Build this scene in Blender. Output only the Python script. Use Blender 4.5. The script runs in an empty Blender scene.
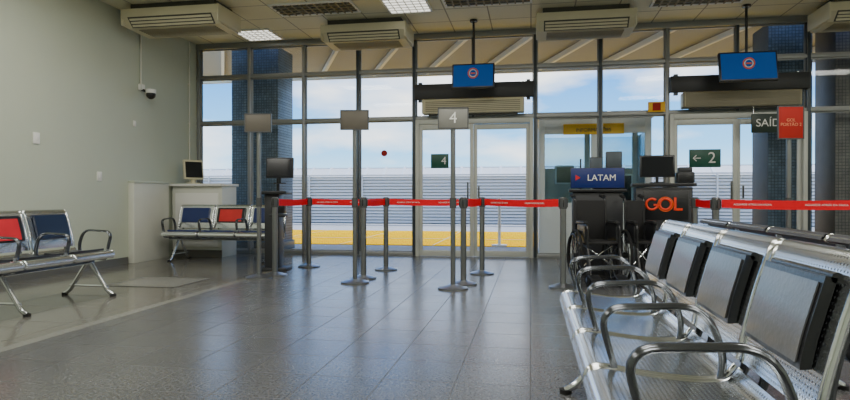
import bpy, bmesh, math, random
from mathutils import Vector, Matrix, Euler
scene=bpy.context.scene
C=scene.collection

# ------------------------------------------------------------ materials
def mat(name,col,rough=0.5,metal=0.0,emit=None,es=1.0,noise=0.0,nscale=8.0,bump=0.0,spec=0.5,coat=0.0):
    m=bpy.data.materials.new(name); m.use_nodes=True
    nt=m.node_tree; b=nt.nodes['Principled BSDF']
    b.inputs['Base Color'].default_value=(*col,1)
    b.inputs['Roughness'].default_value=rough
    b.inputs['Metallic'].default_value=metal
    b.inputs['Specular IOR Level'].default_value=spec
    b.inputs['Coat Weight'].default_value=coat; b.inputs['Coat Roughness'].default_value=0.12
    if emit:
        b.inputs['Emission Color'].default_value=(*emit,1); b.inputs['Emission Strength'].default_value=es
    if noise>0 or bump>0:
        tc=nt.nodes.new('ShaderNodeTexCoord'); n=nt.nodes.new('ShaderNodeTexNoise')
        n.inputs['Scale'].default_value=nscale; n.inputs['Detail'].default_value=4
        nt.links.new(tc.outputs['Object'],n.inputs['Vector'])
        if noise>0:
            mx=nt.nodes.new('ShaderNodeMix'); mx.data_type='RGBA'
            mx.inputs[6].default_value=(*[c*(1-noise) for c in col],1)
            mx.inputs[7].default_value=(*[min(1,c*(1+noise)) for c in col],1)
            nt.links.new(n.outputs['Fac'],mx.inputs[0]); nt.links.new(mx.outputs[2],b.inputs['Base Color'])
        if bump>0:
            bp=nt.nodes.new('ShaderNodeBump'); bp.inputs['Strength'].default_value=bump; bp.inputs['Distance'].default_value=0.01
            nt.links.new(n.outputs['Fac'],bp.inputs['Height']); nt.links.new(bp.outputs['Normal'],b.inputs['Normal'])
    return m

def brickmat(name,c1,c2,mortar,w,h,msize,rough,axes='XY',metal=0,offset=0.0,noise=0.25,bump=0.3,nscale=60,spec=0.5):
    m=bpy.data.materials.new(name); m.use_nodes=True
    nt=m.node_tree; b=nt.nodes['Principled BSDF']; L=nt.links
    tc=nt.nodes.new('ShaderNodeTexCoord')
    sep=nt.nodes.new('ShaderNodeSeparateXYZ'); cmb=nt.nodes.new('ShaderNodeCombineXYZ')
    L.new(tc.outputs['Object'],sep.inputs[0])
    L.new(sep.outputs[axes[0]],cmb.inputs[0]); L.new(sep.outputs[axes[1]],cmb.inputs[1])
    br=nt.nodes.new('ShaderNodeTexBrick'); br.offset=offset; br.squash=1
    br.inputs['Scale'].default_value=1; br.inputs['Brick Width'].default_value=w; br.inputs['Row Height'].default_value=h
    br.inputs['Mortar Size'].default_value=msize; br.inputs['Mortar Smooth'].default_value=0.1
    br.inputs['Color1'].default_value=(*c1,1); br.inputs['Color2'].default_value=(*c2,1); br.inputs['Mortar'].default_value=(*mortar,1)
    L.new(cmb.outputs[0],br.inputs['Vector'])
    n=nt.nodes.new('ShaderNodeTexNoise'); n.inputs['Scale'].default_value=nscale; n.inputs['Detail'].default_value=5
    L.new(tc.outputs['Object'],n.inputs['Vector'])
    mr=nt.nodes.new('ShaderNodeMapRange'); mr.inputs[1].default_value=0.3; mr.inputs[2].default_value=0.7; mr.inputs[3].default_value=1-noise; mr.inputs[4].default_value=1+noise
    L.new(n.outputs['Fac'],mr.inputs[0])
    vm=nt.nodes.new('ShaderNodeVectorMath'); vm.operation='SCALE'
    L.new(br.outputs['Color'],vm.inputs[0]); L.new(mr.outputs[0],vm.inputs['Scale'])
    L.new(vm.outputs[0],b.inputs['Base Color'])
    mr2=nt.nodes.new('ShaderNodeMapRange'); mr2.inputs[3].default_value=rough*0.8; mr2.inputs[4].default_value=rough*1.2
    n2=nt.nodes.new('ShaderNodeTexNoise'); n2.inputs['Scale'].default_value=1.3; n2.inputs['Detail'].default_value=6
    L.new(tc.outputs['Object'],n2.inputs['Vector']); L.new(n2.outputs['Fac'],mr2.inputs[0])
    ad=nt.nodes.new('ShaderNodeMath'); ad.operation='MULTIPLY_ADD'; ad.inputs[1].default_value=0.2
    L.new(br.outputs['Fac'],ad.inputs[0]); L.new(mr2.outputs[0],ad.inputs[2]); L.new(ad.outputs[0],b.inputs['Roughness'])
    if bump>0:
        bp=nt.nodes.new('ShaderNodeBump'); bp.inputs['Strength'].default_value=bump; bp.inputs['Distance'].default_value=0.002; bp.invert=True
        L.new(br.outputs['Fac'],bp.inputs['Height']); L.new(bp.outputs['Normal'],b.inputs['Normal'])
    b.inputs['Metallic'].default_value=metal; b.inputs['Specular IOR Level'].default_value=spec
    return m

def perfmat(name,col,pitch,rad,rough,metal,hole=(0.06,0.065,0.07),axes='XY'):
    m=bpy.data.materials.new(name); m.use_nodes=True
    nt=m.node_tree; b=nt.nodes['Principled BSDF']; L=nt.links
    tc=nt.nodes.new('ShaderNodeTexCoord'); sep=nt.nodes.new('ShaderNodeSeparateXYZ'); L.new(tc.outputs['Object'],sep.inputs[0])
    def M(op,a,bv=None):
        n=nt.nodes.new('ShaderNodeMath'); n.operation=op
        for i,v in enumerate([a,bv]):
            if v is None: continue
            if isinstance(v,(int,float)): n.inputs[i].default_value=v
            else: L.new(v,n.inputs[i])
        return n.outputs[0]
    fx=M('SUBTRACT',M('FRACT',M('DIVIDE',M('ADD',sep.outputs[axes[0]],50),pitch)),0.5)
    fy=M('SUBTRACT',M('FRACT',M('DIVIDE',M('ADD',sep.outputs[axes[1]],50),pitch)),0.5)
    d=M('SQRT',M('ADD',M('MULTIPLY',fx,fx),M('MULTIPLY',fy,fy)))
    k=M('LESS_THAN',d,rad)
    mx=nt.nodes.new('ShaderNodeMix'); mx.data_type='RGBA'
    mx.inputs[6].default_value=(*col,1); mx.inputs[7].default_value=(*hole,1); L.new(k,mx.inputs[0])
    L.new(mx.outputs[2],b.inputs['Base Color'])
    L.new(M('MULTIPLY',M('SUBTRACT',1.0,k),metal),b.inputs['Metallic'])
    b.inputs['Roughness'].default_value=rough
    return m

def glassmat(name,tint=(0.97,0.99,0.995),refl=0.4):
    m=bpy.data.materials.new(name); m.use_nodes=True
    nt=m.node_tree; nt.nodes.clear(); L=nt.links
    o=nt.nodes.new('ShaderNodeOutputMaterial'); mx=nt.nodes.new('ShaderNodeMixShader')
    t=nt.nodes.new('ShaderNodeBsdfTransparent'); t.inputs[0].default_value=(*tint,1)
    g=nt.nodes.new('ShaderNodeBsdfGlossy'); g.inputs['Roughness'].default_value=0.02
    fr=nt.nodes.new('ShaderNodeFresnel'); fr.inputs[0].default_value=1.4
    ml=nt.nodes.new('ShaderNodeMath'); ml.operation='MULTIPLY'; ml.inputs[1].default_value=refl
    L.new(fr.outputs[0],ml.inputs[0]); L.new(ml.outputs[0],mx.inputs[0]); L.new(t.outputs[0],mx.inputs[1]); L.new(g.outputs[0],mx.inputs[2]); L.new(mx.outputs[0],o.inputs[0])
    return m

M_wall=mat('wall_paint',(0.53,0.57,0.47),0.45,noise=0.03,nscale=2)
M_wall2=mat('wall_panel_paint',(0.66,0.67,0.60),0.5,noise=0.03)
M_floor=brickmat('floor_granite',(0.112,0.114,0.118),(0.090,0.092,0.096),(0.05,0.05,0.052),0.40,0.40,0.004,0.25,nscale=70,noise=0.6,bump=0.2,spec=0.9)
M_floorL=brickmat('floor_polished',(0.165,0.158,0.138),(0.14,0.133,0.118),(0.07,0.07,0.063),0.6,0.6,0.004,0.13,nscale=90,noise=0.5,bump=0.1,spec=0.8)
M_band=mat('floor_band_stone',(0.22,0.22,0.20),0.2,noise=0.3,nscale=60)
M_ceil=brickmat('ceiling_tiles',(0.76,0.73,0.53),(0.72,0.69,0.50),(0.33,0.31,0.23),0.625,0.625,0.010,0.6,noise=0.03)
M_alu=mat('aluminium_frame',(0.30,0.31,0.31),0.4,0.5,noise=0.05)
M_dkframe=mat('dark_frame',(0.06,0.075,0.09),0.4,0.4,noise=0.05)
M_doorframe=mat('door_frame_paint',(0.55,0.57,0.53),0.4,0.1,noise=0.03)
M_glass=glassmat('window_glass')
M_kglass=glassmat('kiosk_glass',(0.72,0.82,0.86),0.9)
M_base=mat('baseboard_stone',(0.11,0.11,0.10),0.3,noise=0.1)
M_chrome=mat('brushed_steel',(0.80,0.83,0.86),0.18,1.0,noise=0.04)
M_perf=perfmat('perforated_steel',(0.88,0.92,0.95),0.015,0.20,0.22,1.0,axes='XY')
M_perfb=perfmat('perforated_steel_back',(0.88,0.92,0.95),0.015,0.20,0.22,1.0,axes='YZ')
M_perfshade=perfmat('perforated_steel_painted_shade',(0.10,0.10,0.11),0.015,0.28,0.4,0.6,hole=(0.005,0.005,0.006),axes='YZ')  # steel darkened in its colour to stand in for shadow on the backs
M_pad=mat('black_vinyl',(0.016,0.017,0.02),0.3,bump=0.12,nscale=50,coat=0.15)
M_padreflect=mat('black_vinyl_blue_reflection',(0.012,0.022,0.055),0.3,bump=0.12,nscale=50,coat=0.15)  # black pad whose blue reflections are put into the base colour
M_padgrey=mat('grey_vinyl_insert',(0.12,0.122,0.125),0.28,bump=0.10,nscale=60,coat=0.35)
M_padn=mat('navy_vinyl',(0.012,0.03,0.14),0.35,bump=0.1,nscale=60,coat=0.1)
M_padred=mat('red_printed_vinyl',(0.60,0.01,0.02),0.5,noise=0.3,nscale=5)
M_padora=mat('orange_printed_vinyl',(0.66,0.03,0.03),0.5,noise=0.3,nscale=5)
M_post=mat('stanchion_steel',(0.27,0.28,0.29),0.3,0.9,noise=0.05)
M_postdk=mat('post_grey_paint',(0.09,0.095,0.10),0.4,0.4,noise=0.05)
M_belt=mat('red_belt',(0.80,0.006,0.018),0.7,noise=0.06,nscale=40,spec=0.2)
M_white=mat('white_lettering',(0.82,0.82,0.79),0.5,noise=0.02)
M_black=mat('black_plastic',(0.013,0.014,0.016),0.35,noise=0.1)
M_dark=mat('charcoal_laminate',(0.022,0.024,0.028),0.45,noise=0.1)
M_rubber=mat('rubber',(0.012,0.012,0.013),0.8,noise=0.1)
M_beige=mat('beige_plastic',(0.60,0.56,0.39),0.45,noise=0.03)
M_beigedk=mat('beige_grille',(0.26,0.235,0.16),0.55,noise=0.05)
M_vent=mat('vent_dark',(0.07,0.07,0.06),0.6,noise=0.05)
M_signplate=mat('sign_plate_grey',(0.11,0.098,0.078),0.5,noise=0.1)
M_signplate2=mat('sign_plate_pale',(0.22,0.22,0.20),0.5,noise=0.1)  # paler grey plate for the numbered stand
M_green=mat('green_sign',(0.006,0.085,0.055),0.4,noise=0.05)
M_dkgreen=mat('dark_green_sign',(0.010,0.028,0.018),0.4,noise=0.05)
M_red=mat('red_sign',(0.38,0.020,0.014),0.55,noise=0.08,spec=0.2)
M_redtxt=mat('red_sign_lettering',(0.75,0.25,0.12),0.5,noise=0.05)
M_yellow=mat('yellow_banner',(0.90,0.50,0.01),0.5,noise=0.04)
M_blue=mat('blue_banner',(0.005,0.020,0.15),0.4,noise=0.05)
M_screen=mat('blue_screen',(0.004,0.045,0.18),0.2,noise=0.1,nscale=4,emit=(0.002,0.06,0.26),es=0.5)
M_screenoff=mat('dark_screen',(0.01,0.012,0.016),0.12,noise=0.05)
M_orange=mat('orange_lettering',(0.95,0.13,0.005),0.5,noise=0.05)
M_orangedk=mat('orange_red_lettering',(0.80,0.045,0.005),0.5,noise=0.05)
M_mosaic=brickmat('blue_mosaic',(0.07,0.115,0.17),(0.12,0.18,0.25),(0.04,0.06,0.08),0.05,0.05,0.005,0.4,axes='XZ',noise=0.2,nscale=5)
M_mosaic2=brickmat('brown_mosaic',(0.19,0.175,0.16),(0.15,0.14,0.14),(0.07,0.07,0.07),0.05,0.05,0.005,0.4,axes='XZ',noise=0.2,nscale=5)
M_yground=mat('yellow_ground_paint',(0.86,0.47,0.0),0.9,noise=0.05,nscale=2,spec=0.0)
M_conc=mat('apron_concrete',(0.50,0.50,0.48),0.85,noise=0.08,nscale=1.5,spec=0.2)
M_fence=mat('fence_louver_paint',(0.70,0.70,0.67),0.7,noise=0.04,spec=0.1)
M_fencedk=mat('fence_backing',(0.36,0.38,0.38),0.8,noise=0.05)
M_canopy=mat('canopy_metal',(0.25,0.26,0.27),0.6,noise=0.05)
M_rafter=mat('canopy_rafter',(0.66,0.67,0.66),0.6,noise=0.05)
M_light=mat('light_diffuser',(0.9,0.9,0.85),0.5,emit=(1,0.97,0.88),es=1.6,noise=0.01)
M_hatch=mat('hatch_stone',(0.22,0.22,0.20),0.25,noise=0.25,nscale=40)
M_foliage=mat('distant_foliage',(0.07,0.10,0.06),0.9,noise=0.4,nscale=2)
M_roof=mat('hangar_roof_sheet',(0.80,0.78,0.72),0.7,noise=0.06)
M_roofdk=mat('hangar_window_band',(0.14,0.17,0.19),0.6,noise=0.06)
M_armm=mat('arm_dark_steel',(0.13,0.14,0.155),0.2,0.9,noise=0.05)

# ------------------------------------------------------------ builder
def fillet(pts,r,n=5):
    pts=[Vector(p) for p in pts]; out=[pts[0]]
    for i in range(1,len(pts)-1):
        a,b,c=pts[i-1],pts[i],pts[i+1]
        d1=(a-b); d2=(c-b); k=min(r,d1.length*0.49,d2.length*0.49)
        p=b+d1.normalized()*k; q=b+d2.normalized()*k
        for j in range(n+1):
            t=j/n; out.append(p*(1-t)**2+b*2*t*(1-t)+q*t*t)
    out.append(pts[-1]); return out

class B:
    def __init__(s): s.bm=bmesh.new(); s.mats=[]
    def mi(s,m):
        if m not in s.mats: s.mats.append(m)
        return s.mats.index(m)
    def box(s,c,d,m,bev=0.0,rot=None):
        r=bmesh.ops.create_cube(s.bm,size=1.0); vs=r['verts']
        for v in vs: v.co=Vector((v.co.x*d[0],v.co.y*d[1],v.co.z*d[2]))
        fs={f for v in vs for f in v.link_faces}; i=s.mi(m)
        for f in fs: f.material_index=i
        mt=Matrix.Translation(Vector(c))@(Euler(rot).to_matrix().to_4x4() if rot else Matrix())
        for v in vs: v.co=mt@v.co
        if bev>0:
            es={e for v in vs for e in v.link_edges}
            bmesh.ops.bevel(s.bm,geom=list(es),offset=min(bev,min(d)*0.45),segments=2,affect='EDGES',profile=0.5)
    def cyl(s,p0,p1,r,m,seg=20,r2=None):
        p0=Vector(p0);p1=Vector(p1); d=p1-p0
        q=Vector((0,0,1)).rotation_difference(d.normalized()).to_matrix().to_4x4()
        x=bmesh.ops.create_cone(s.bm,cap_ends=True,segments=seg,radius1=r,radius2=r if r2 is None else r2,depth=d.length,matrix=Matrix.Translation((p0+p1)/2)@q)
        i=s.mi(m)
        for f in {f for v in x['verts'] for f in v.link_faces}: f.material_index=i
    def sph(s,c,r,m,seg=16,sc=(1,1,1)):
        x=bmesh.ops.create_uvsphere(s.bm,u_segments=seg,v_segments=seg//2+2,radius=r,matrix=Matrix.Translation(Vector(c))@Matrix.Diagonal((*sc,1)))
        i=s.mi(m)
        for f in {f for v in x['verts'] for f in v.link_faces}: f.material_index=i
    def tube(s,pts,r,m,seg=10,rb=None,side=None,closed=False):
        pts=[Vector(p) for p in pts]; n=len(pts); rings=[]; i=s.mi(m)
        ref=Vector(side) if side else None
        T=[]
        for k in range(n):
            if closed: t=pts[(k+1)%n]-pts[k-1]
            else: t=pts[min(k+1,n-1)]-pts[max(k-1,0)]
            T.append(t.normalized())
        if ref is None:
            ref=Vector((0,0,1)) if abs(T[0].z)<0.9 else Vector((1,0,0))
            ref=(ref-T[0]*ref.dot(T[0])).normalized()
        for k in range(n):
            t=T[k]
            a=(ref-t*ref.dot(t)).normalized()
            if side is None: ref=a
            b=t.cross(a)
            rr=rb if rb else r
            rings.append([s.bm.verts.new(pts[k]+a*math.cos(2*math.pi*j/seg)*r+b*math.sin(2*math.pi*j/seg)*rr) for j in range(seg)])
        for k in range(n if closed else n-1):
            A=rings[k];Bb=rings[(k+1)%n]
            for j in range(seg):
                f=s.bm.faces.new((A[j],A[(j+1)%seg],Bb[(j+1)%seg],Bb[j])); f.material_index=i
        if not closed:
            f=s.bm.faces.new(rings[0][::-1]); f.material_index=i
            f=s.bm.faces.new(rings[-1]); f.material_index=i
    def ring(s,c,axis,R,r,m,n=36,seg=8):
        c=Vector(c);ax=Vector(axis).normalized()
        u=ax.orthogonal().normalized(); v=ax.cross(u)
        s.tube([c+u*math.cos(2*math.pi*k/n)*R+v*math.sin(2*math.pi*k/n)*R for k in range(n)],r,m,seg,side=ax,closed=True)
    def plate(s,prof,y0,y1,th,m):
        P=[Vector((p[0],0,p[1])) for p in prof]; n=len(P); i=s.mi(m)
        N=[]
        for k in range(n):
            t=(P[min(k+1,n-1)]-P[max(k-1,0)]).normalized(); N.append(Vector((-t.z,0,t.x)))
        def V(k,y,o): q=P[k]+N[k]*o; return s.bm.verts.new((q.x,y,q.z))
        a=[V(k,y0,0) for k in range(n)]; b=[V(k,y1,0) for k in range(n)]
        c=[V(k,y0,th) for k in range(n)]; d=[V(k,y1,th) for k in range(n)]
        def F(*v):
            f=s.bm.faces.new(v); f.material_index=i
        for k in range(n-1):
            F(a[k],a[k+1],b[k+1],b[k]); F(c[k],d[k],d[k+1],c[k+1])
            F(a[k],c[k],c[k+1],a[k+1]); F(b[k],b[k+1],d[k+1],d[k])
        F(a[0],b[0],d[0],c[0]); F(a[-1],c[-1],d[-1],b[-1])
    def obj(s,name,loc=(0,0,0),rz=0,parent=None,ang=35):
        bmesh.ops.recalc_face_normals(s.bm,faces=s.bm.faces)
        me=bpy.data.meshes.new(name); s.bm.to_mesh(me); s.bm.free()
        for m in s.mats: me.materials.append(m)
        for p in me.polygons: p.use_smooth=True
        me.set_sharp_from_angle(angle=math.radians(ang))
        o=bpy.data.objects.new(name,me); o.location=loc; o.rotation_euler=(0,0,rz); C.objects.link(o)
        if parent: o.parent=parent
        return o
def text(parent,body,loc,size,m,rot=(math.pi/2,0,0),name='lettering',ext=0.002,align='CENTER'):
    cu=bpy.data.curves.new(name,'FONT'); cu.body=body; cu.size=size; cu.extrude=ext; cu.align_x=align; cu.align_y='CENTER'
    cu.materials.append(m)
    o=bpy.data.objects.new(name,cu); o.location=loc; o.rotation_euler=rot; C.objects.link(o); o.parent=parent
    return o

XL,XR,YF,YB,H=-5.97,8.0,10.0,-3.0,3.76
# ------------------------------------------------------------ room shell
b=B(); b.box(((XL+XR)/2+1.3,(YB+YF)/2,-0.05),(XR-XL-2.6,YF-YB,0.10),M_floor)
b.box(((XL-3.45)/2,(YB+YF)/2,-0.05),(-3.45-XL,YF-YB,0.10),M_floorL)
b.box((-3.41,(YB+YF)/2,-0.05),(0.10,YF-YB,0.101),M_band)
b.obj('floor')
b=B(); b.box(((XL+XR)/2,(YB+YF)/2,H+0.05),(XR-XL,YF-YB,0.10),M_ceil); b.obj('ceiling')
b=B(); b.box((XL-0.1,(YB+YF)/2,H/2),(0.2,YF-YB+0.2,H+0.2),M_wall)
b.obj('wall_left')
b=B(); b.box((XR+0.1,(YB+YF)/2,H/2),(0.2,YF-YB+0.2,H+0.2),M_wall); b.obj('wall_right')
b=B(); b.box(((XL+XR)/2,YB-0.1,H/2),(XR-XL+0.4,0.2,H+0.2),M_wall); b.obj('wall_back')
b=B(); b.box((XL+0.008,(YB+8.1)/2,0.05),(0.016,8.1-YB,0.10),M_base); b.obj('baseboard_left')
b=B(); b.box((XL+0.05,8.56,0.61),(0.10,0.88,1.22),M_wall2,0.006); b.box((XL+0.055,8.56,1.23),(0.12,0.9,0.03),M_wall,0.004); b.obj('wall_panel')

# ------------------------------------------------------------ glazed facade
MX=[-5.93,-4.95,-3.93,-2.94,-1.95,0.07,1.10,2.12,4.16,5.18,6.2,7.2,7.95]
T1,T2=2.33,3.15
b=B()
for x in MX: b.box((x,YF+0.05,H/2),(0.055,0.12,H),M_dkframe if x in (-2.94,-1.95,0.07,1.10,4.16) else M_alu,0.004)
for x in (-0.95,3.15): b.box((x,YF+0.05,(T1+H)/2),(0.05,0.12,H-T1),M_dkframe,0.004)
b.box(((XL+XR)/2,YF+0.05,T1),(XR-XL,0.10,0.06),M_alu,0.004)
b.box(((XL+XR)/2,YF+0.05,T2),(XR-XL,0.10,0.06),M_alu,0.004)
b.box(((XL+XR)/2,YF+0.05,H-0.05),(XR-XL,0.14,0.10),M_alu,0.004)
for a,c in [(-5.93,-1.95),(0.07,2.12),(4.16,7.95)]:
    b.box(((a+c)/2,YF+0.05,0.03),(c-a,0.10,0.06),M_alu,0.004)
b.obj('trim_1')
n=1
for i in range(len(MX)-1):
    a,c=MX[i],MX[i+1]
    b=B(); isdoor=(a in (-1.95,2.12))
    zs=[(T1+0.03,T2-0.03),(T2+0.03,H-0.1)]
    if not isdoor: zs=[(0.06,T1-0.03)]+zs
    for z0,z1 in zs:
        b.box(((a+c)/2,YF+0.06,(z0+z1)/2),(c-a-0.056,0.008,z1-z0),M_glass)
        w=0.018
        for zz in (z0+w/2,z1-w/2): b.box(((a+c)/2,YF+0.06,zz),(c-a-0.056,0.03,w),M_alu)
        for xx in (a+0.028+w/2,c-0.028-w/2): b.box((xx,YF+0.06,(z0+z1)/2),(w,0.03,z1-z0),M_alu)
    b.obj('window_%d'%n); n+=1
for k,(a,c) in enumerate([(-1.95,0.07),(2.12,4.16)]):
    b=B(); mid=(a+c)/2; a+=0.03; c-=0.03
    top=T1-0.03
    b.box((a+0.03,YF,top/2),(0.06,0.1,top),M_doorframe,0.004); b.box((c-0.03,YF,top/2),(0.06,0.1,top),M_doorframe,0.004)
    b.box((mid,YF,top-0.04),(c-a-0.12,0.1,0.08),M_doorframe,0.004)
    for (p,q,y) in [(a+0.06,mid+0.0,YF-0.01),(mid,c-0.06,YF+0.03)]:
        w=0.06
        b.box((p+w/2,y,(top-0.08)/2),(w,0.035,top-0.09),M_doorframe,0.003)
        b.box((q-w/2,y,(top-0.08)/2),(w,0.035,top-0.09),M_doorframe,0.003)
        b.box(((p+q)/2,y,0.055),(q-p-2*w,0.035,0.10),M_doorframe,0.003)
        b.box(((p+q)/2,y,top-0.13),(q-p-2*w,0.035,0.09),M_doorframe,0.003)
        b.box(((p+q)/2,y,top/2),(q-p-2*w,0.008,top-0.3),M_glass)
    b.box((mid-0.09,YF-0.06,1.08),(0.03,0.03,0.34),M_black,0.005)
    b.box((mid-0.09,YF-0.035,0.95),(0.02,0.04,0.03),M_black); b.box((mid-0.09,YF-0.035,1.2),(0.02,0.04,0.03),M_black)
    b.box((mid+0.09,YF-0.02,1.08),(0.03,0.03,0.2),M_black,0.005)
    b.obj('door_%d'%(k+1))
    b=B(); b.box((mid,YF-0.06,2.76),(1.98,0.10,0.25),M_dark,0.006)
    for s in (-1,1): b.box((mid+s*0.9,YF-0.02,2.76),(0.06,0.06,0.33),M_dkframe)
    b.obj('door_operator_header')
    b=B(); ww=1.66
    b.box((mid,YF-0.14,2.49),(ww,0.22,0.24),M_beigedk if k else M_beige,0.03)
    for j in range(6): b.box((mid,YF-0.253,2.41+j*0.03),(ww-0.12,0.012,0.012),M_beigedk)
    b.box((mid,YF-0.14,2.36),(ww-0.2,0.08,0.02),M_vent)
    for s in (-1,1): b.box((mid+s*(ww/2-0.02),YF-0.14,2.49),(0.05,0.226,0.246),M_beige,0.03)
    b.obj('air_curtain')

# ------------------------------------------------------------ outside
b=B(); b.box((0,50,-0.06),(200,79.9,0.10),M_conc); b.obj('apron_ground')
b=B(); b.box((0,14.8,-0.008),(40,5.2,0.012),M_yground)
for i in range(20): b.box((-20+i*2.0,14.8,-0.001),(0.02,5.2,0.004),M_conc)
b.box((0,14.2,-0.001),(40,0.06,0.004),M_fencedk)
b.obj('yellow_walkway')
b=B()
for i in range(15): b.box((0,21.0,0.12+i*0.110),(64,0.014,0.090),M_fence,rot=(-0.6,0,0))
b.box((0,21.10,0.88),(64,0.02,1.70),M_fencedk)
for i in range(33): b.box((-32+i*2,20.94,0.90),(0.05,0.05,1.80),M_fence)
b.box((0,21,1.78),(64,0.16,0.05),M_fence)
b.obj('louvered_fence')
b=B()
random.seed(4)
for i in range(60):
    x=-90+i*3.0+random.uniform(-1,1); r=random.uniform(0.9,1.5)
    b.sph((x,105+random.uniform(-3,3),2.2),r,M_foliage,12,(1.8,1,1.7))
b.obj('distant_tree_line')
b=B(); b.box((-6,66,1.4),(90,10,2.8),M_wall2)
b.box((-6,60.7,3.45),(92,2.4,0.10),M_roof,rot=(0.55,0,0))
b.box((-6,66,4.05),(92,9,0.10),M_roof)
b.box((-6,60.8,2.1),(90,0.1,0.9),M_roofdk)
for i in range(46): b.box((-51+i*2,60.65,3.50),(0.25,2.4,0.14),M_white,rot=(0.55,0,0)); b.box((-51+i*2,60.7,1.6),(0.2,0.2,3.0),M_white)
b.obj('distant_terminal')
b=B()
b.box((0,11.55,3.93),(30,3.05,0.05),M_canopy,rot=(-0.09,0,0))
b.box((0,13.08,3.77),(30,0.08,0.20),M_rafter,0.01)
for i in range(24): b.box((-13.5+i*1.2,11.55,3.85),(0.06,3.0,0.10),M_rafter,rot=(-0.09,0,0.5))
b.obj('entrance_canopy')
b=B(); b.cyl((-0.63,12.3,0),(-0.63,12.3,0.95),0.03,M_white); b.cyl((-0.63,12.3,0),(-0.63,12.3,0.03),0.16,M_white); b.sph((-0.63,12.3,0.95),0.04,M_white)
b.obj('queue_post')
for x0,x1,y,m in [(-5.55,-4.62,10.5,M_mosaic),(3.75,4.4,10.45,M_mosaic),(4.75,5.5,10.5,M_mosaic2)]:
    b=B(); b.box(((x0+x1)/2,y+0.35,1.90),(x1-x0,0.7,3.8),m,0.01); b.box(((x0+x1)/2,y+0.35,0.08),(x1-x0+0.06,0.76,0.16),M_base,0.01); b.obj('mosaic_column')
b=B(); kx0,kx1,ky0,ky1,kh=0.14,2.0,10.6,12.0,2.46
b.box(((kx0+kx1)/2,(ky0+ky1)/2,kh-0.06),(kx1-kx0+0.1,ky1-ky0+0.1,0.12),M_white,0.03)
b.box(((kx0+kx1)/2,(ky0+ky1)/2,0.45),(kx1-kx0,ky1-ky0,0.9),M_white,0.02)
for x in (kx0+0.05,(kx0+kx1)/2,kx1-0.05):
    for y in (ky0+0.05,ky1-0.05): b.box((x,y,1.6),(0.10,0.10,1.5),M_white,0.01)
b.box(((kx0+kx1)/2,ky0+0.05,2.22),(kx1-kx0,0.08,0.26),M_white)
for x in ((3*kx0+kx1)/4,(kx0+3*kx1)/4): b.box((x,ky0+0.05,1.49),(0.80,0.01,1.2),M_kglass)
b.box((kx0+0.02,(ky0+ky1)/2,1.5),(0.01,1.2,1.3),M_kglass); b.box((kx1-0.02,(ky0+ky1)/2,1.5),(0.01,1.2,1.3),M_kglass)
b.box(((kx0+kx1)/2,ky1-0.05,1.2),(kx1-kx0-0.1,0.01,0.7),M_wall2)
b.box(((kx0+kx1)/2,ky1-0.05,1.85),(kx1-kx0-0.1,0.01,0.6),M_kglass)
b.box((1.05,ky0-0.02,2.16),(1.0,0.03,0.18),M_yellow)
b.box((1.5,ky0+0.5,1.15),(0.5,0.4,0.5),M_dark,0.03); b.box((0.6,ky0+0.6,1.4),(0.34,0.2,0.34),M_beigedk,0.03)
k=b.obj('ticket_kiosk')
text(k,'INFORMAÇÕES',(1.05,ky0-0.04,2.14),0.085,M_dark)

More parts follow.
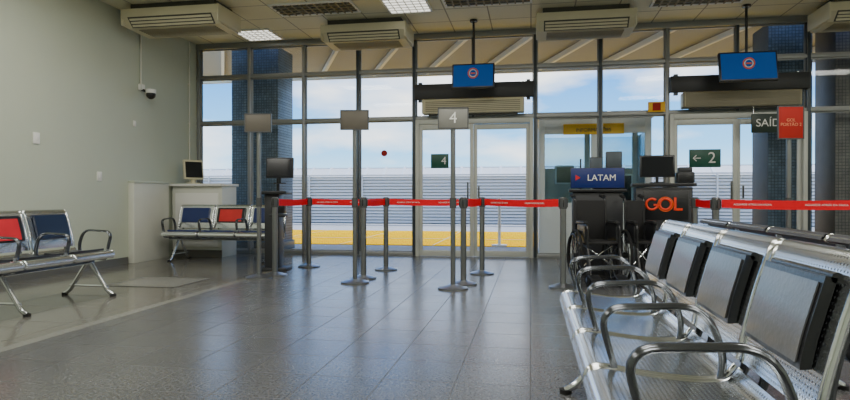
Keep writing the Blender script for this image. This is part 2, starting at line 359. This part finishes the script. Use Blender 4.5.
# ------------------------------------------------------------ benches
def smooth_prof(p,n=4):
    out=[]
    P=[Vector((a,c)) for a,c in p]
    for i in range(len(P)-1):
        p0=P[max(i-1,0)];p1=P[i];p2=P[i+1];p3=P[min(i+2,len(P)-1)]
        for j in range(n):
            t=j/n
            q=0.5*((2*p1)+(-p0+p2)*t+(2*p0-5*p1+4*p2-p3)*t*t+(-p0+3*p1-3*p2+p3)*t**3)
            out.append((q.x,q.y))
    out.append(tuple(P[-1])); return out
SEAT=smooth_prof([(-0.15,0.475),(-0.11,0.435),(-0.02,0.425),(0.12,0.435),(0.24,0.452),(0.285,0.445),(0.30,0.415),(0.29,0.395)])
BACK=smooth_prof([(-0.30,0.845),(-0.285,0.862),(-0.262,0.85),(-0.235,0.78),(-0.20,0.66),(-0.175,0.56),(-0.165,0.50)])
def bench(name,loc,rz,n,pitch,padmats,seatpad=None,legs=None,backmat=None):
    b=B(); L=n*pitch
    for i in range(n):
        y0=i*pitch+0.02;y1=(i+1)*pitch-0.02
        b.plate(SEAT,y0,y1,0.012,M_perf)
        b.plate(BACK,y0,y1,0.012,backmat or M_perfb)
        for yy in (y0,y1):
            b.tube([(p[0],yy,p[1]+0.006) for p in SEAT],0.011,M_chrome,8)
            b.tube([(p[0]+0.006,yy,p[1]) for p in BACK],0.012,M_chrome,8)
        b.tube([(-0.292,y0,0.856),(-0.292,y1,0.856)],0.013,M_chrome,8)
        pm=padmats[i%len(padmats)]
        bp=[(-0.224,0.812),(-0.221,0.80),(-0.205,0.745),(-0.184,0.67),(-0.171,0.61),(-0.170,0.598)]
        basepad=pm if pm in (M_padn,M_padreflect) else M_pad
        b.plate(smooth_prof(bp),y0+0.06,y1-0.06,0.026,basepad)
        b.tube([(-0.224,y0+0.06,0.812),(-0.224,y1-0.06,0.812)],0.014,basepad,8)
        if pm not in (M_pad,M_padn,M_padreflect):
            ins=0.075 if pm is M_padgrey else 0.10
            bq=[(x+0.0285,z) for x,z in bp[1:5]]
            b.plate(smooth_prof(bq),y0+ins,y1-ins,0.004,pm)
        if seatpad:
            sp=[(-0.09,0.448),(0.0,0.441),(0.12,0.449),(0.235,0.466)]
            b.plate(smooth_prof(sp),y0+0.055,y1-0.055,0.02,seatpad)
        if backmat:
            b.box((-0.245,(y0+y1)/2,0.70),(0.008,0.30,0.10),M_padred,rot=(0,-0.27,0))
        for yy in (y0+0.06,y1-0.06):
            b.box((0.03,yy,0.395),(0.36,0.03,0.035),M_armm,0.004)
            b.tube(fillet([(-0.08,yy,0.39),(-0.19,yy,0.42),(-0.215,yy,0.60),(-0.25,yy,0.72)],0.05),0.014,M_armm,8)
    b.box((0.02,L/2,0.345),(0.075,L+0.04,0.05),M_armm,0.008)
    for i in range(n+1):
        y=i*pitch; path=fillet([(0.19,y,0.37),(0.265,y,0.650),(-0.055,y,0.665),(-0.115,y,0.50),(-0.08,y,0.37)],0.085,6)
        b.tube(path,0.022,M_armm,12,rb=0.011,side=(0,1,0))
        b.box((0.04,y,0.37),(0.30,0.03,0.03),M_armm,0.004)
    for y in (legs or [0.25*pitch,L-0.25*pitch]):
        b.tube(fillet([(0.30,y,0.015),(0.24,y,0.05),(0.05,y,0.33)],0.05),0.02,M_chrome,10)
        b.tube(fillet([(-0.25,y,0.015),(-0.19,y,0.05),(0.0,y,0.33)],0.05),0.02,M_chrome,10)
        b.tube([(0.24,y,0.10),(-0.19,y,0.10)],0.012,M_chrome,8)
        for x in (0.30,-0.25): b.cyl((x,y,0),(x,y,0.022),0.03,M_rubber)
    return b.obj(name,loc,rz,ang=45)
bench('waiting_bench',(0.475,3.53,0),math.pi,4,0.52,[M_padgrey],None,legs=[0.4,1.7])
bench('waiting_bench',(1.30,1.75,0),0,4,0.52,[M_padred,M_pad],legs=[0.4,1.7],backmat=M_perfshade)
bench('waiting_bench',(-4.45,3.24,0),0,4,0.55,[M_pad,M_pad,M_padred,M_padreflect],M_pad,legs=[1.12,2.17])
bench('waiting_bench',(-5.66,8.75,0),-math.pi/2,3,0.62,[M_padn,M_padora,M_padn],M_padn)

# ------------------------------------------------------------ stanchions + belts
ST={'a':(-3.19,7.15),'b':(-3.12,8.15),'c':(-2.015,7.10),'d':(-1.953,8.0),'e':(-0.757,6.82),'f':(-0.623,7.80),'g':(0.349,6.75),'h':(1.82,6.41),'i':(1.88,7.42),'j':(3.0,5.75)}
def stanchion(x,y):
    b=B()
    b.cyl((0,0,0),(0,0,0.018),0.155,M_post,32); b.cyl((0,0,0.018),(0,0,0.05),0.15,M_post,32,0.05)
    b.cyl((0,0,0.04),(0,0,0.88),0.034,M_post,24); b.cyl((0,0,0.87),(0,0,0.985),0.042,M_postdk,24); b.cyl((0,0,0.985),(0,0,0.998),0.042,M_post,24,0.03)
    for k in range(4):
        a=k*math.pi/2; b.box((0.042*math.cos(a),0.042*math.sin(a),0.93),(0.018,0.018,0.09),M_black,0.002)
    return b.obj('queue_stanchion',(x,y,0))
for k,(x,y) in ST.items(): stanchion(x,y)
def belt(p,q):
    p=Vector((*ST[p],0));q=Vector((*ST[q],0)); d=(q-p); L=d.length-0.11
    b=B(); N=12
    for i in range(N):
        t0=i/N-0.5;t1=(i+1)/N-0.5
        zc=lambda t:0.935-0.012*(1-(2*t)**2)
        z=zc((t0+t1)/2)
        b.box((L*(t0+t1)/2,0,z),(L/N+0.002,0.004,0.085),M_belt)
    o=b.obj('retractable_belt',((p+q)/2),math.atan2(d.y,d.x))
    if L>0.95:
        for s in (-0.28,0.2): text(o,'AGUARDE ATRÁS DA FAIXA',(L*s,-0.004,0.926),0.026,M_white,ext=0.0005)
for p,q in ['ab','bd','df','fg','cd','ef','ih','hj']: belt(p,q)
def signstand(x,y,plate,txt,h=1.98,w=0.32,ph=0.22,m2=M_white,rz=0.17,ts=0.17):
    b=B()
    b.cyl((0,0,0),(0,0,0.018),0.165,M_post,32); b.cyl((0,0,0.018),(0,0,0.05),0.16,M_post,32,0.05)
    b.cyl((0,0,0.04),(0,0,h-0.02),0.027,M_post,20)
    b.cyl((0,0,0.88),(0,0,0.99),0.036,M_postdk,20)
    b.box((0,-0.035,h-ph/2),(w,0.014,ph),plate,0.004); b.box((0,-0.02,h-ph/2),(0.08,0.03,0.1),M_post)
    for s in (-1,1): b.box((s*(w/2),-0.035,h-ph/2),(0.012,0.022,ph+0.01),M_postdk)
    b.box((0,-0.035,h),(w,0.022,0.012),M_postdk); b.box((0,-0.035,h-ph),(w,0.022,0.012),M_postdk)
    o=b.obj('gate_sign_stand',(x,y,0),rz)
    if txt: text(o,txt,(0,-0.045,h-ph/2),ts,m2)
signstand(-3.305,6.94,M_signplate,'',2.02)
signstand(-2.014,6.73,M_signplate,'',2.0)
signstand(-0.832,6.47,M_signplate2,'4',1.96)
signstand(2.93,7.55,M_red,'GOL\nPORTÃO 2',2.04,0.29,0.37,M_redtxt,ts=0.05)

# ------------------------------------------------------------ monitors, podiums
def tv(x,y,z,w,h):
    b=B()
    b.box((0,0,0),(w,0.06,h),M_black,0.012,rot=(-0.2,0,0))
    b.box((0,-0.031*math.cos(0.2)-0.001,0.031*math.sin(-0.2)*-1),(w-0.05,0.006,h-0.05),M_screen,rot=(-0.2,0,0))
    b.cyl((0,0.06,0),(0,0.06,H-z),0.018,M_black); b.cyl((0,0.06,H-z-0.03),(0,0.06,H-z),0.06,M_black)
    b.box((0,0.045,0),(0.2,0.06,0.2),M_black)
    for rr,mm in ((0.075,M_orange),(0.055,M_white)):
        b.ring((0,-0.046,0.04),(0,1,0),rr,0.008,mm,28,6)
    b.box((0,-0.046,0.04),(0.07,0.01,0.02),M_orange)
    o=b.obj('flight_information_monitor',(x,y,z))
    text(o,'EMBARQUE',(0,-0.03,-0.09),0.05,M_white,rot=(math.pi/2-0.2,0,0))
    return o
tv(-0.88,9.3,2.87,0.66,0.40); tv(3.05,9.25,2.86,0.78,0.44)

def desk_monitor(b,x,y,z,w=0.42,h=0.27,scr=M_screenoff,tilt=-0.1):
    b.cyl((x,y,z),(x,y,z+0.015),0.09,M_black); b.cyl((x,y,z),(x,y,z+0.12),0.018,M_black)
    b.box((x,y,z+0.08+h/2),(w,0.04,h),M_black,0.01,rot=(tilt,0,0)); b.box((x,y-0.022,z+0.08+h/2),(w-0.04,0.006,h-0.04),scr,rot=(tilt,0,0))
b=B()
b.box((-0.03,0,0.52),(0.20,0.26,1.04),M_dark,0.01); b.box((0,-0.02,1.06),(0.36,0.36,0.04),M_black,0.008)
b.box((0,0,0.02),(0.36,0.4,0.04),M_dark,0.01)
b.box((0.08,-0.2,0.75),(0.22,0.18,0.04),M_dark,0.01); b.box((0.08,-0.18,0.84),(0.18,0.16,0.12),M_black,0.02)
b.cyl((0.02,0.02,1.08),(0.02,0.02,1.36),0.022,M_black)
desk_monitor(b,0.05,0,1.18,0.38,0.28)
b.obj('boarding_gate_podium',(-3.45,7.78,0),0.17)
b=B()
b.box((0,0,0.53),(0.62,0.42,1.06),M_dark,0.012); b.box((0,0,1.08),(0.70,0.50,0.04),M_black,0.008)
b.box((0,-0.19,1.24),(0.66,0.03,0.26),M_blue,0.006); b.box((0.1,0.02,1.19),(0.3,0.25,0.18),M_black,0.02)
b.box((-0.2,0.05,1.3),(0.02,0.02,0.4),M_black); b.box((0.22,0.1,1.42),(0.2,0.12,0.34),M_dkframe,0.01); b.box((0.0,0.1,1.32),(0.16,0.12,0.4),M_dkframe,0.01)
p=b.obj('airline_check_in_podium',(0.84,8.05,0),-0.05)
text(p,'LATAM',(0.05,-0.208,1.24),0.11,M_white)
text(p,'\u25B6',(-0.24,-0.208,1.24),0.08,M_padred)
b=B()
b.box((0,0,0.56),(0.66,0.44,1.12),M_dark,0.012); b.box((0,0,1.15),(0.74,0.52,0.04),M_black,0.008)
b.box((0.02,-0.226,0.90),(0.52,0.012,0.36),M_black,0.004)
desk_monitor(b,-0.06,0,1.17,0.42,0.28)
b.box((0.26,-0.02,1.24),(0.2,0.3,0.14),M_black,0.02); b.box((0.26,-0.05,1.33),(0.16,0.12,0.08),M_dark,0.01)
for r_,m_ in ((0.066,M_orangedk),):
    c0=(-0.14,-0.238,0.91)
    b.tube([(c0[0]+r_*math.cos(a),c0[1],c0[2]+r_*math.sin(a)) for a in [math.radians(50+i*13) for i in range(25)]],0.015,m_,8,side=(0,1,0))
    b.box((c0[0]+0.044,-0.238,0.902),(0.05,0.02,0.024),m_)
    b.ring((0.015,-0.238,0.91),(0,1,0),r_,0.015,m_,28,8)
    b.box((0.125,-0.238,0.915),(0.028,0.02,0.16),m_); b.box((0.165,-0.238,0.848),(0.09,0.02,0.028),m_)
    b.ring((0.015,-0.24,0.91),(0,1,0),r_+0.022,0.005,M_orange,28,6)
p=b.obj('airline_check_in_podium',(1.64,8.02,0),-0.1)

b=B()
b.box((0,0,0.59),(0.90,0.5,1.18),M_wall2,0.008); b.box((0,-0.02,1.20),(0.96,0.6,0.045),M_white,0.008)
b.box((0,-0.255,0.62),(0.78,0.012,0.9),M_white,0.004); b.box((0,-0.256,0.06),(0.90,0.01,0.12),M_base)
b.obj('service_counter',(-5.47,9.42,0))
b=B()
b.cyl((0,0,0),(0,0,0.02),0.11,M_beige,24); b.cyl((0,0,0.02),(0,0,0.08),0.04,M_beige)
b.box((0,0,0.24),(0.34,0.05,0.34),M_beige,0.02,rot=(-0.15,0,0)); b.box((0,0.07,0.22),(0.24,0.12,0.22),M_beige,0.03)
b.box((0,-0.027,0.24),(0.28,0.008,0.27),M_screenoff,rot=(-0.15,0,0))
b.obj('computer_monitor',(-5.66,9.38,1.223),0.9)

def wheelchair(x,y,rz,fold=0.36):
    b=B(); w=fold
    for s in (-1,1):
        X=s*w/2
        b.ring((X+s*0.03,0.08,0.31),(1,0,0),0.29,0.018,M_rubber,40,8)
        b.ring((X+s*0.06,0.08,0.31),(1,0,0),0.255,0.008,M_black,36,6)
        b.cyl((X+s*0.0,0.08,0.31),(X+s*0.06,0.08,0.31),0.035,M_black)
        for k in range(12):
            a=k*math.pi/6; b.cyl((X+s*0.03,0.08,0.31),(X+s*0.03,0.08+0.28*math.cos(a),0.31+0.28*math.sin(a)),0.003,M_chrome,6)
        b.ring((X,-0.32,0.08),(1,0,0),0.06,0.018,M_rubber,24,8); b.cyl((X-0.02,-0.32,0.08),(X+0.02,-0.32,0.08),0.03,M_black)
        b.cyl((X,-0.32,0.08),(X,-0.30,0.2),0.012,M_black)
        b.tube(fillet([(X,-0.30,0.18),(X,-0.30,0.68),(X,0.16,0.70),(X,0.18,0.3)],0.06),0.013,M_black,8)
        b.tube(fillet([(X,-0.42,0.14),(X,-0.30,0.44),(X,0.2,0.47)],0.05),0.013,M_black,8)
        b.tube(fillet([(X,0.16,0.28),(X,0.2,0.98),(X,0.34,1.01)],0.04),0.015,M_black,8); b.cyl((X,0.25,1.0),(X,0.37,1.017),0.022,M_rubber)
        b.box((X,-0.08,0.71),(0.05,0.32,0.035),M_pad,0.01)
        b.box((X*0.8,-0.46,0.12),(0.12,0.14,0.015),M_black,0.004,rot=(0.3,0,0))
        b.box((X,-0.05,0.58),(0.01,0.3,0.2),M_pad)
    b.box((0,-0.05,0.48),(w,0.42,0.03),M_rubber,0.01); b.box((0,0.2,0.73),(w,0.025,0.46),M_rubber,0.01)
    b.cyl((-w/2,-0.1,0.2),(w/2,-0.1,0.46),0.01,M_chrome,8); b.cyl((w/2,-0.12,0.2),(-w/2,-0.12,0.46),0.01,M_chrome,8)
    return b.obj('wheelchair',(x,y,0),rz)
wheelchair(0.74,7.22,0.2,0.36)
wheelchair(1.25,7.35,0.12,0.22)

# ------------------------------------------------------------ ceiling things
def ac(x,y,w=1.35):
    b=B(); hh=0.26; dp=0.66
    prof=[(-dp/2,-0.0),(-dp/2,-0.12),(-dp/2+0.12,-0.24),(dp/2-0.05,-hh),(dp/2,-0.20),(dp/2,0)]
    i=b.mi(M_beige); V0=[b.bm.verts.new((-w/2,p[0],p[1])) for p in prof]; V1=[b.bm.verts.new((w/2,p[0],p[1])) for p in prof]
    n=len(prof)
    for k in range(n):
        f=b.bm.faces.new((V0[k],V0[(k+1)%n],V1[(k+1)%n],V1[k])); f.material_index=i
    f=b.bm.faces.new(V0[::-1]); f.material_index=i; f=b.bm.faces.new(V1); f.material_index=i
    b.box((0,-dp/2+0.06,-0.178),(w-0.16,0.17,0.01),M_vent,rot=(-0.785,0,0))
    for j in range(3): b.box((0,-dp/2+0.02+j*0.035,-0.15-j*0.035),(w-0.2,0.006,0.03),M_beige,rot=(0.4,0,0))
    for j in range(8): b.box((0,-0.12+j*0.05,-0.252),(w-0.25,0.022,0.014),M_beigedk)
    for s in (-1,1): b.box((s*(w/2+0.012),0.0,-0.11),(0.03,dp+0.01,0.24),M_beige,0.02)
    b.box((0,0,0.045),(w*0.9,0.5,0.09),M_vent)
    return b.obj('ceiling_air_conditioner',(x,y,H-0.09))
ac(-5.0,8.0,1.45); ac(-2.55,9.25,1.3); ac(0.78,9.2,1.35); ac(4.75,9.4,1.4)
def vent(x,y,w,d,light=False):
    b=B()
    b.box((0,0,-0.006),(w,d,0.012),M_light if light else M_vent)
    b.box((0,-d/2,-0.012),(w+0.04,0.03,0.025),M_white); b.box((0,d/2,-0.012),(w+0.04,0.03,0.025),M_white)
    for s in (-1,1): b.box((s*w/2,0,-0.012),(0.03,d,0.025),M_white)
    k=int(w/0.1)
    for j in range(1,k): b.box((-w/2+j*w/k,0,-0.018),(0.01 if light else 0.02,d,0.022),M_white if light else M_beigedk)
    for j in range(1,int(d/0.12)): b.box((0,-d/2+j*0.12,-0.018),(w,0.01,0.022),M_white if light else M_beigedk)
    b.obj('recessed_ceiling_light' if light else 'ceiling_vent',(x,y,H))
vent(-4.55,9.55,0.62,0.62,light=True); vent(-1.75,8.45,0.62,0.62,light=True)
vent(-3.1,8.35,1.2,0.5); vent(-0.6,8.4,1.2,0.4); vent(2.3,8.9,1.2,0.4)
for x in (-4.0,-0.5,3.0,6.3):  # unseen ceiling panels with area lamps, added as interior fill
    for y in (0.0,2.8,5.6):
        b=B(); b.box((0,0,-0.01),(1.3,0.68,0.02),M_white); b.obj('fill_lamp_panel',(x,y,H))
        l=bpy.data.lights.new('lamp','AREA'); l.shape='RECTANGLE'; l.size=1.2; l.size_y=0.6; l.energy=58; l.color=(1,0.97,0.88)
        o=bpy.data.objects.new('interior_fill_lamp',l); o.location=(x,y,H-0.03); C.objects.link(o)

# ------------------------------------------------------------ wall stuff
b=B()
b.cyl((0.02,0,0.12),(0.02,0,1.15),0.014,M_wall2,12)
b.box((0.03,0,0.10),(0.06,0.10,0.10),M_white,0.01); b.cyl((0.03,0,0.06),(0.16,0,0.02),0.02,M_black); b.sph((0.19,0,-0.02),0.07,M_black,20); b.cyl((0.19,0,0.0),(0.19,0,0.06),0.075,M_white,24)
b.obj('security_camera',(XL,8.40,2.60))
def plateobj(name,y,z,w,h):
    b=B(); b.box((0.008,0,0),(0.016,w,h),M_white,0.005); b.box((0.018,0,0),(0.008,w*0.35,h*0.45),M_white,0.002); b.obj(name,(XL,y,z))
plateobj('wall_switch',6.41,1.72,0.10,0.14); plateobj('wall_switch',7.5,1.29,0.09,0.13); plateobj('thermostat',8.26,2.12,0.06,0.09)
b=B(); b.cyl((0.015,0,0.0),(0.015,0,H-0.01),0.012,M_wall2,10)
for z in (1.6,2.3,3.0): b.box((0.01,0,z),(0.02,0.05,0.02),M_wall2)
b.obj('electrical_conduit',(XL,9.75,0))
b=B(); b.box((0,0,0),(0.56,0.03,0.28),M_dkgreen,0.006)
for s in (-0.25,0.25): b.cyl((s,0,0.14),(s,0,0.25),0.006,M_chrome,8)
e=b.obj('exit_sign',(3.53,9.70,2.10)); text(e,'SAÍDA',(0.0,-0.018,0),0.16,M_white)
b=B(); b.box((0,0,0),(0.46,0.02,0.28),M_green,0.004); e=b.obj('gate_number_sign',(2.66,9.93,1.60)); text(e,'2',(0.1,-0.013,0),0.24,M_white); text(e,'\u2190',(-0.12,-0.013,0),0.16,M_white)
b=B(); b.box((0,0,0),(0.30,0.02,0.24),M_green,0.004); e=b.obj('gate_number_sign',(-1.5,9.93,1.60)); text(e,'4',(0.07,-0.013,0),0.18,M_white)
b=B(); b.cyl((0,0,0),(0,0.006,0),0.055,M_red,24); b.obj('safety_sticker',(-2.48,10.03,1.75))
b=B(); b.box((0,0,0),(0.26,0.015,0.16),M_yellow,0.003); b.box((0,-0.009,0),(0.12,0.006,0.12),M_red); b.obj('fire_equipment_sign',(1.95,9.95,2.42))
b=B(); b.box((-4.3,6.4,0.002),(0.85,0.75,0.004),M_hatch)
for s in (-1,1): b.box((-4.3+s*0.425,6.4,0.003),(0.03,0.78,0.006),M_base); b.box((-4.3,6.4+s*0.375,0.003),(0.85,0.03,0.006),M_base)
b.obj('floor_hatch')

# ------------------------------------------------------------ light + world
s=bpy.data.lights.new('sun','SUN'); s.energy=4.2; s.angle=0.01; s.color=(1,0.94,0.82)
so=bpy.data.objects.new('sun',s); C.objects.link(so)
d=Vector((-0.35,-0.2,-0.9)); so.rotation_euler=d.to_track_quat('-Z','Y').to_euler(); so.location=(10,20,20)
w=bpy.data.worlds.new('sky'); scene.world=w; w.use_nodes=True; nt=w.node_tree; nt.nodes.clear(); L=nt.links
o=nt.nodes.new('ShaderNodeOutputWorld'); bg=nt.nodes.new('ShaderNodeBackground'); bg.inputs[1].default_value=2.7
tc=nt.nodes.new('ShaderNodeTexCoord'); sp=nt.nodes.new('ShaderNodeSeparateXYZ'); L.new(tc.outputs['Generated'],sp.inputs[0])
cr=nt.nodes.new('ShaderNodeValToRGB'); L.new(sp.outputs[2],cr.inputs[0])
e=cr.color_ramp.elements; e[0].position=0.0; e[0].color=(0.62,0.88,1.0,1); e[1].position=0.5; e[1].color=(0.03,0.18,0.65,1)
x=e.new(0.08); x.color=(0.22,0.58,0.98,1); x=e.new(0.20); x.color=(0.06,0.32,0.84,1)
mp=nt.nodes.new('ShaderNodeMapping'); mp.inputs['Scale'].default_value=(1,1,3.0); mp.inputs['Location'].default_value=(0.35,0.2,0.1); L.new(tc.outputs['Generated'],mp.inputs[0])
nz=nt.nodes.new('ShaderNodeTexNoise'); nz.inputs['Scale'].default_value=3.6; nz.inputs['Detail'].default_value=10; L.new(mp.outputs[0],nz.inputs['Vector'])
c2=nt.nodes.new('ShaderNodeValToRGB'); c2.color_ramp.elements[0].position=0.47; c2.color_ramp.elements[1].position=0.66; L.new(nz.outputs['Fac'],c2.inputs[0])
mx=nt.nodes.new('ShaderNodeMix'); mx.data_type='RGBA'; mx.inputs[7].default_value=(1,1,1,1); L.new(c2.outputs[0],mx.inputs[0]); L.new(cr.outputs[0],mx.inputs[6])
L.new(mx.outputs[2],bg.inputs[0]); L.new(bg.outputs[0],o.inputs[0])

cam=bpy.data.cameras.new('camera'); cam.sensor_width=36; cam.lens=600/850*36; cam.clip_start=0.05; cam.clip_end=500
co=bpy.data.objects.new('camera',cam); C.objects.link(co); co.location=(0,0,1.0); co.rotation_euler=(math.radians(90-0.29),0,math.radians(10)); scene.camera=co
